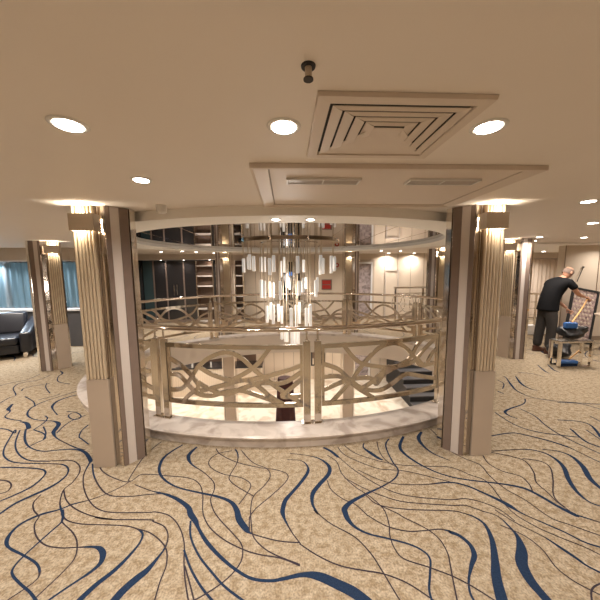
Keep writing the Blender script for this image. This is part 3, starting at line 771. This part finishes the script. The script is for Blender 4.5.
for x, y, lb in ((-1.52, 7.25, 'square pillar on the deck below near the reception desk'), (1.62, 7.25, 'square pillar on the deck below near the cream wall')):
    t = thing('lower_pillar', lb, 'pillar', (x, y, LF))
    MB().box(-.13, .13, -.13, .13, 0, 2.24).build('shaft', M['lowpanel'], t); 
    for sx in (-1, 1): MB().box(sx * .15 - .012, sx * .15 + .012, -.14, .14, 0, 2.24).build('mirror_edge', M['mirror'], t)
mc = thing('draped_stand', 'maroon cloth draped over a tall stand on the deck below', 'draped stand', (-.07, 7.55, LF))
mb = MB(); N = 40
for j in range(7):
    z = 1.3 * j / 6; k = .27 - .05 * j / 6 if j < 6 else .2
    for i in range(N):
        a_ = 2 * math.pi * i / N; r = k * (1 + .07 * math.sin(a_ * 9 + j * .3) * (1 - j / 6)); mb.v.append((r * math.cos(a_), r * .8 * math.sin(a_), z))
for j in range(6):
    for i in range(N): mb.f.append((j * N + i, j * N + (i + 1) % N, (j + 1) * N + (i + 1) % N, (j + 1) * N + i)); mb.m.append(0); mb.sm.append(True)
mb.f.append(tuple(6 * N + i for i in range(N))); mb.m.append(0); mb.sm.append(False)
mb.build('cloth', M['maroon'], mc)
stt = thing('staircase', 'dark stepped staircase on the deck below at right', 'stairs', (4.35, 7.9, LF))
for i in range(9): MB().box(-.55, .55, i * .26, (i + 1) * .26, 0, .17 * (i + 1) - .03).build('riser_block', M['black'], stt); MB().box(-.56, .56, i * .26 - .02, (i + 1) * .26, .17 * (i + 1) - .028, .17 * (i + 1)).build('tread', M['dkpanel'], stt)
pf = thing('picture_frame', 'dark framed picture on the cream wall of the deck below', 'picture', (1.2, 10.57, LF + .55))
MB().box(-.28, .28, 0, .03, 0, 1.1).build('frame', M['black'], pf); MB().box(-.22, .22, -.006, -.001, .06, 1.04).build('print', M['cream'], pf)
MB().box(-.22, .22, -.01, -.0065, .3, .6).build('print_band', M['shelfwood'], pf)
gm = thing('marble_wall_panel', 'tall grey marble panel with pale frame on the lower deck wall', 'wall panel', (2.85, 10.56, LF))
MB().box(-.34, .34, 0, .03, .05, 2.2).build('panel', M['greymarble'], gm); MB().box(-.4, -.34, -.02, .03, 0, 2.24).box(.34, .4, -.02, .03, 0, 2.24).build('frame', M['ledge'], gm)
for x, y in ((-4.5, 9.0), (-2.5, 8.3), (0, 8.6), (2.4, 8.8), (5, 8.6), (-3.8, 5), (3.8, 5), (0, 2.2), (-3, 2.2), (3, 2.2)):  # unseen lamps added to light the lower deck and, through the opening, the soffit
    downlight(x, y, -.36, 'added unseen downlight lighting the deck below', e=2.6 if y > 6 else 2.6, group='added downlights of the deck below')

# ------------------------------------------------------------------ sofa
sf = thing('leather_sofa', 'black leather sofa with chrome feet in front of the left windows', 'sofa', (-5.98, 5.66, 0), R(28))
def soft(mb_obj, w): 
    mb_obj.modifiers['bevel'].segments = 4; mb_obj.data.polygons.foreach_set('use_smooth', [True] * len(mb_obj.data.polygons)); return mb_obj
soft(MB().box(-.86, .62, -.36, .40, .10, .27).build('base', M['leather'], sf, bevel=.02), 0)
for x0, x1 in ((-.86, -.13), (-.12, .62)): soft(MB().box(x0, x1, -.40, .22, .272, .43).build('seat_cushion', M['leather'], sf, bevel=.05), 0)
for x0, x1 in ((-.86, -.13), (-.12, .62)):
    bc = MB(); bc.add([(x0, .16, .43), (x1, .16, .43), (x1, .40, .43), (x0, .40, .43), (x0, .30, .86), (x1, .30, .86), (x1, .47, .86), (x0, .47, .86)], [(3, 2, 1, 0), (4, 5, 6, 7), (0, 1, 5, 4), (1, 2, 6, 5), (2, 3, 7, 6), (3, 0, 4, 7)])
    soft(bc.build('back_cushion', M['leather'], sf, bevel=.05), 0)
for s in (-1, 1):
    am = MB(); x0, x1 = (.63, .80) if s > 0 else (-1.04, -.87)
    am.add([(x0, -.36, .10), (x1, -.36, .10), (x1, .46, .10), (x0, .46, .10), (x0 - (.0), -.36, .50), (x1 + .02, -.36, .50), (x1 + .02, .46, .74), (x0, .46, .74)], [(3, 2, 1, 0), (4, 5, 6, 7), (0, 1, 5, 4), (1, 2, 6, 5), (2, 3, 7, 6), (3, 0, 4, 7)])
    soft(am.build('armrest', M['leather'], sf, bevel=.05), 0)
for x in (-.9, .7):
    for y in (-.3, .36): MB().box(x - .03, x + .03, y - .02, y + .02, 0, .099).build('foot', M['chrome'], sf)

# ------------------------------------------------------------------ work corner at right
gt = thing('side_table', 'square steel framed glass table beside the man', 'table', (4.84, 4.43, 0), R(0))
w, wy, h, r = .28, .08, .46, .020
for sx in (-1, 1):
    for sy in (-1, 1): MB().box(sx * w - r, sx * w + r, sy * wy - r, sy * wy + r, 0, h - .036).build('leg', M['chrome'], gt)
tf = MB()
for z in (h - .035, .012):
    for s in (-1, 1):
        if z > .1: tf.box(-w - r, w + r, s * wy - r, s * wy + r, z, z + .025); tf.box(s * w - r, s * w + r, -wy + r, wy - r, z, z + .025)
tf.build('top_frame', M['chrome'], gt)
for s in (-1, 1): MB().box(-w + r, w - r, s * wy - r, s * wy + r, .004, .022).build('stretcher', M['chrome'], gt)
MB().box(-w - .01, w + .01, -wy - .01, wy + .01, h - .0095, h).build('glass_top', M['tabletop'], gt)
def blob(seed, sx, sy, sz, m, name, loc, parent=None):
    rd = random.Random(seed); mb = MB(); NU, NV = 18, 10
    for j in range(NV + 1):
        ph = math.pi * j / NV
        for i in range(NU):
            a_ = 2 * math.pi * i / NU; q = 1 + .2 * math.sin(3 * a_ + seed + j * .9) * math.sin(ph) + rd.uniform(-.14, .14)
            mb.v.append((sx * math.sin(ph) * math.cos(a_) * q, sy * math.sin(ph) * math.sin(a_) * q, max(0, sz * (.5 - .5 * math.cos(ph)) ** .8 * (1 + .3 * math.sin(2 * a_ + seed) * math.sin(ph)) * (1 + rd.uniform(-.12, .12)))))
    for j in range(NV):
        for i in range(NU): mb.f.append((j * NU + i, j * NU + (i + 1) % NU, (j + 1) * NU + (i + 1) % NU, (j + 1) * NU + i)); mb.m.append(0); mb.sm.append(True)
    return mb.build(name, m, parent, loc)
tag(blob(3, .23, .12, .21, M['bag'], 'plastic_bag', (4.88, 4.46, .4605)), 'crumpled black bag on the glass table', 'bag')
tag(blob(8, .20, .14, .25, M['bag'], 'plastic_bag', (5.08, 4.86, .0)), 'black bag on the carpet behind the glass table', 'bag')
br = thing('dust_brush', 'blue brush with pale wooden handle on the carpet under the table', 'brush', (4.79, 4.43, 0), R(-6))
MB().box(-.15, .15, -.05, .05, .05, .10).build('brush_head', M['blue'], br, bevel=.015); MB().box(-.14, .14, -.04, .04, 0, .05).build('bristles', M['navy'], br)
MB().tube([(.05, .02, .11), (.25, .12, .19), (.42, .2, .27)], .012, 8).build('handle', M['wood'], br)
dp = thing('hand_broom', 'wooden handled blue broom held by the man over the black bag', 'broom', (4.80, 4.44, .655), R(-4))
MB().box(-.10, .10, -.04, .04, 0, .10).build('broom_head', M['blue'], dp, bevel=.02)
fpic = thing('leaning_picture', 'large dark framed picture with dotted pattern leaning on the wall behind the man', 'picture', (6.33, 5.70, .06), R(-10))
o = MB().box(-.27, .27, -.02, .02, 0, .04).box(-.27, .27, -.02, .02, 1.14, 1.18).box(-.27, -.23, -.02, .02, .04, 1.14).box(.23, .27, -.02, .02, .04, 1.14).build('frame', M['black'], fpic); o.rotation_euler = (R(-9), R(12), 0)
pm = MB().box(-.229, .229, -.004, .01, .041, 1.139)
for j in range(12):
    for i in range(6):
        cx, cz = -.195 + i * .074 + (.037 if j % 2 else 0), .09 + j * .088
        if cx > .2: continue
        base = len(pm.v); pm.lathe([(.027, -.006), (.022, -.012)], 8, mi=1)
        for q in range(base, len(pm.v)):
            x, y, z = pm.v[q]; pm.v[q] = (cx + x, z, cz + y)
o2 = pm.build('artwork', [M['art'], M['curtain']], fpic); o2.rotation_euler = (R(-9), R(12), 0)
hk = thing('wall_hook', 'thin dark hook hanging slanted on the cream wall above the picture', 'hook', (6.52, 5.975, 1.46))
MB().tube([(.12, 0, .22), (.06, -.01, .10), (0, 0, -.10)], .008, 6).lathe([(.018, .21), (.018, .24)], 10, c=(.12, 0, 0)).build('wire', M['black'], hk)
rt = thing('round_table', 'small round beige table with dark pedestal at the right edge', 'table', (6.50, 5.20, 0))
MB().lathe([(.25, .70), (.26, .72), (.26, .735), (.25, .74)], 28).build('table_top', M['cream'], rt)
MB().lathe([(.16, 0), (.15, .03), (.03, .33), (.05, .5), (.13, .699)], 20).build('pedestal', M['brown'], rt)

# ------------------------------------------------------------------ person (skinned skeletons)
def skin_mesh(name, nodes, edges, m, parent=None, sub=2, root=0):
    me = bpy.data.meshes.new(name); me.from_pydata([n_[0] for n_ in nodes], edges, []); me.materials.append(m)
    o = bpy.data.objects.new(name, me); COL.objects.link(o); o.parent = parent
    sk = o.modifiers.new('skin', 'SKIN'); sk.use_smooth_shade = True
    lay = me.skin_vertices[0].data if me.skin_vertices else None
    if lay is None:
        bpy.context.view_layer.objects.active = o; o.select_set(True); bpy.ops.mesh.customdata_skin_add(); o.select_set(False); lay = me.skin_vertices[0].data
    for i, n_ in enumerate(nodes):
        r_ = n_[1]; lay[i].radius = r_ if isinstance(r_, tuple) else (r_, r_); lay[i].use_root = (i == root)
    sb = o.modifiers.new('sub', 'SUBSURF'); sb.levels = sub; sb.render_levels = sub
    return o
def chain(n, start=0): return [(start + i, start + i + 1) for i in range(n - 1)]
PM = thing('person', 'bald man in black shirt and grey trousers bending to the right over the bag', 'person', (5.15, 5.20, 0))
# local frame: +x is where he faces (to the right), y away from the camera
body_n = [((-.02, 0, .92), (.10, .12)), ((.0, 0, 1.08), (.10, .12)), ((.06, 0, 1.24), (.105, .13)), ((.145, 0, 1.38), (.09, .13)), ((.21, 0, 1.455), (.065, .08)), ((.275, 0, 1.51), (.052, .055)),
          ((-.02, -.09, .84), (.075, .07)), ((-.01, -.10, .52), (.062, .062)), ((-.04, -.10, .12), (.045, .045)),
          ((-.02, .09, .84), (.075, .07)), ((-.05, .11, .50), (.06, .06)), ((-.09, .11, .12), (.045, .045)),
          ((.18, -.19, 1.40), .055), ((.27, -.23, 1.24), .045), ((.37, -.20, 1.165), .038), ((.50, -.15, 1.13), .031), ((.60, -.11, 1.11), .024),
          ((.16, .19, 1.38), .055), ((.22, .22, 1.18), .045), ((.30, .18, 1.04), .038), ((.38, .10, .93), .030), ((.43, .06, .87), .024)]
be = [(0, 1), (1, 2), (2, 3), (3, 4), (4, 5), (0, 6), (6, 7), (7, 8), (0, 9), (9, 10), (10, 11), (3, 12), (12, 13), (13, 14), (14, 15), (15, 16), (3, 17), (17, 18), (18, 19), (19, 20), (20, 21)]
body = skin_mesh('body', body_n, be, M['skin'], PM)
# shirt over torso and upper arms
sh_n = [((-.03, 0, .83), (.185, .20)), ((-.03, 0, .87), (.175, .19)), ((-.02, 0, .97), (.165, .18)), ((.0, 0, 1.10), (.155, .18)), ((.06, 0, 1.26), (.15, .185)), ((.14, 0, 1.385), (.125, .17)), ((.20, 0, 1.45), (.075, .09)),
        ((.175, -.19, 1.395), .075), ((.265, -.23, 1.27), .066), ((.155, .19, 1.375), .075), ((.21, .22, 1.22), .066)]
skin_mesh('shirt', sh_n, [(0, 1), (1, 2), (2, 3), (3, 4), (4, 5), (5, 6), (5, 7), (7, 8), (5, 9), (9, 10)], M['shirt'], PM)
tr_n = [((-.03, 0, 1.0), (.125, .14)), ((-.03, 0, .90), (.145, .16)), ((-.02, -.08, .78), (.115, .10)), ((-.01, -.10, .50), (.085, .085)), ((-.04, -.10, .09), (.075, .075)),
        ((-.02, .08, .78), (.115, .10)), ((-.05, .11, .48), (.085, .085)), ((-.09, .11, .09), (.075, .075))]
skin_mesh('trousers', tr_n, [(0, 1), (1, 2), (2, 3), (3, 4), (1, 5), (5, 6), (6, 7)], M['pants'], PM)
def head():
    mb = MB(); NU, NV = 28, 20; V = []
    for j in range(NV + 1):
        ph = math.pi * j / NV
        for i in range(NU):
            a_ = 2 * math.pi * i / NU
            x, y, z = math.sin(ph) * math.cos(a_), math.sin(ph) * math.sin(a_), math.cos(ph)
            X = x * (.098 if x < 0 else .092); Y = y * .076; Z = z * (.118 if z < 0 else .105)
            if z < 0: X = X * (1 - .12 * -z) + .018 * -z; Y *= 1 - .28 * (-z) ** 1.3
            if x > .7 and abs(y) < .35:
                X += .026 * math.exp(-((z + .12) / .16) ** 2) * math.exp(-(y / .16) ** 2)        # nose
                X += .008 * math.exp(-((z + .52) / .10) ** 2) - .007 * math.exp(-((z - .10) / .09) ** 2) * math.exp(-((abs(y) - .28) / .12) ** 2)
                X += .006 * math.exp(-((z - .27) / .08) ** 2)
            V.append((X, Y, Z))
    fs = [(j * NU + i, (j + 1) * NU + i, (j + 1) * NU + (i + 1) % NU, j * NU + (i + 1) % NU) for j in range(NV) for i in range(NU)]
    mb.add(V, fs, 0, True)
    return mb
hd_ = head()
hd_m = hd_.build('head', M['skin'], PM, loc=(.325, 0, 1.585)); hd_m.rotation_euler.y = R(32)
for s in (-1, 1):
    e = MB(); e.lathe([(.004, -.012), (.022, 0), (.030, .006), (.024, .012)], 14, sy=1).build('ear', M['skin'], hd_m, loc=(-.008, s * .074, -.012)); e = hd_m.children[-1]; e.rotation_euler.x = R(-80 * s); e.scale = (.75, 1.15, 1)
    ey = MB().lathe([(.0005, -.011), (.008, -.008), (.011, 0), (.008, .008), (.0005, .011)], 12).build('eye', M['white'], hd_m, loc=(.076, s * .028, .012))
    MB().lathe([(.0005, .004), (.0045, .003), (.005, 0)], 10).build('iris', M['black'], ey, loc=(.0085, 0, 0)); ey.children[0].rotation_euler.y = R(90)
    MB().box(-.004, .006, -.014, .014, -.003, .003).build('eyebrow', M['hair'], hd_m, loc=(.087, s * .028, .032), bevel=.002)
MB().box(-.004, .006, -.02, .02, -.0025, .0025).build('mouth', M['maroon'], hd_m, loc=(.088, 0, -.064), bevel=.002)
hr_ = MB(); V = []; NU, NV = 28, 6
for j in range(NV + 1):
    ph = R(62) + R(52) * j / NV
    for i in range(NU):
        a_ = R(62) + R(236) * i / (NU - 1)
        V.append((math.sin(ph) * math.cos(a_) * .1005, math.sin(ph) * math.sin(a_) * .079, math.cos(ph) * .11))
hr_.add(V, [(j * NU + i, (j + 1) * NU + i, (j + 1) * NU + i + 1, j * NU + i + 1) for j in range(NV) for i in range(NU - 1)], 0, True)
hr_.build('hair', M['hair'], hd_m)
def hand(root, d, palm_n, s):
    # d: direction of the hand, palm_n: palm normal; fingers curl towards palm_n
    d = Vector(d).normalized(); pn = Vector(palm_n).normalized(); sd = d.cross(pn).normalized() * s; r0 = Vector(root)
    nodes = [(tuple(r0), (.024, .018)), (tuple(r0 + d * .045), (.034, .015)), (tuple(r0 + d * .085), (.036, .014))]
    edges = [(0, 1), (1, 2)]
    for k, (o_, L_) in enumerate(((-.028, .07), (-.009, .08), (.010, .075), (.028, .06))):
        b0 = len(nodes); p0 = r0 + d * .085 + sd * o_
        q1 = p0 + d * L_ * .40 + pn * .010; q2 = q1 + d * L_ * .10 + pn * L_ * .34; q3 = q2 - d * L_ * .22 + pn * L_ * .16
        nodes += [(tuple(p0), .0095), (tuple(q1), .0088), (tuple(q2), .008), (tuple(q3), .007)]
        edges += [(2, b0), (b0, b0 + 1), (b0 + 1, b0 + 2), (b0 + 2, b0 + 3)]
    b0 = len(nodes); p0 = r0 + d * .035 - sd * .032
    nodes += [(tuple(p0), .012), (tuple(p0 + d * .025 - sd * .02 + pn * .018), .010), (tuple(p0 + d * .045 - sd * .010 + pn * .042), .008)]
    edges += [(1, b0), (b0, b0 + 1), (b0 + 1, b0 + 2)]
    return skin_mesh('hand', nodes, edges, M['skin'], PM, 2)
hand((.60, -.11, 1.11), (.9, .1, -.42), (-.35, .0, -.9), 1)
hand((.43, .06, .87), (.6, -.35, -.7), (-.5, -.6, -.3), -1)
for x, y in ((-.0, -.10), (-.05, .11)):
    s = MB(); NU = 20
    prof = [(0, .0, 1.0), (.03, .0, 1.04), (.06, -.02, .8), (.095, -.05, .5), (.115, -.06, .42)]
    V = []
    for z, sh, k in prof:
        for i in range(NU):
            a_ = 2 * math.pi * i / NU; V.append((sh + .145 * k * math.cos(a_) + (.02 if k > .7 else 0), .05 * min(1, k + .25) * math.sin(a_), z))
    s.add(V, [(j * NU + i, j * NU + (i + 1) % NU, (j + 1) * NU + (i + 1) % NU, (j + 1) * NU + i) for j in range(4) for i in range(NU)], 0, True)
    s.add(V, [tuple(range(NU - 1, -1, -1)), tuple(4 * NU + i for i in range(NU))])
    s.build('shoe', M['shoe'], PM, loc=(x, y, 0))
# broom handle runs up to his right hand
hx, hy, hz = 5.15 + .665, 5.20 - .10, 1.07
p0 = Vector((4.80, 4.44, .655)); dl = Matrix.Rotation(R(4), 3, 'Z') @ (Vector((hx, hy, hz)) - p0)
MB().tube([Vector((.02, 0, .095)), dl * .55, dl, dl * 1.06], .013, 8).build('handle', M['wood'], dp)

# ------------------------------------------------------------------ world and render look
w = bpy.data.worlds.new('world'); sc.world = w; w.use_nodes = True
bg = w.node_tree.nodes['Background']; bg.inputs[0].default_value = (.24, .36, .43, 1); bg.inputs[1].default_value = .55
sc.view_settings.view_transform = 'Standard'; sc.view_settings.look = 'None'; sc.view_settings.gamma = 1
sc.view_settings.exposure = 0.0
try: sc.view_settings.use_curve_mapping = False
except Exception: pass
c = sc.cycles
c.use_denoising = True; c.max_bounces = 10; c.diffuse_bounces = 5; c.glossy_bounces = 5; c.transmission_bounces = 6; c.transparent_max_bounces = 6
c.caustics_reflective = False; c.caustics_refractive = False; c.sample_clamp_indirect = 6
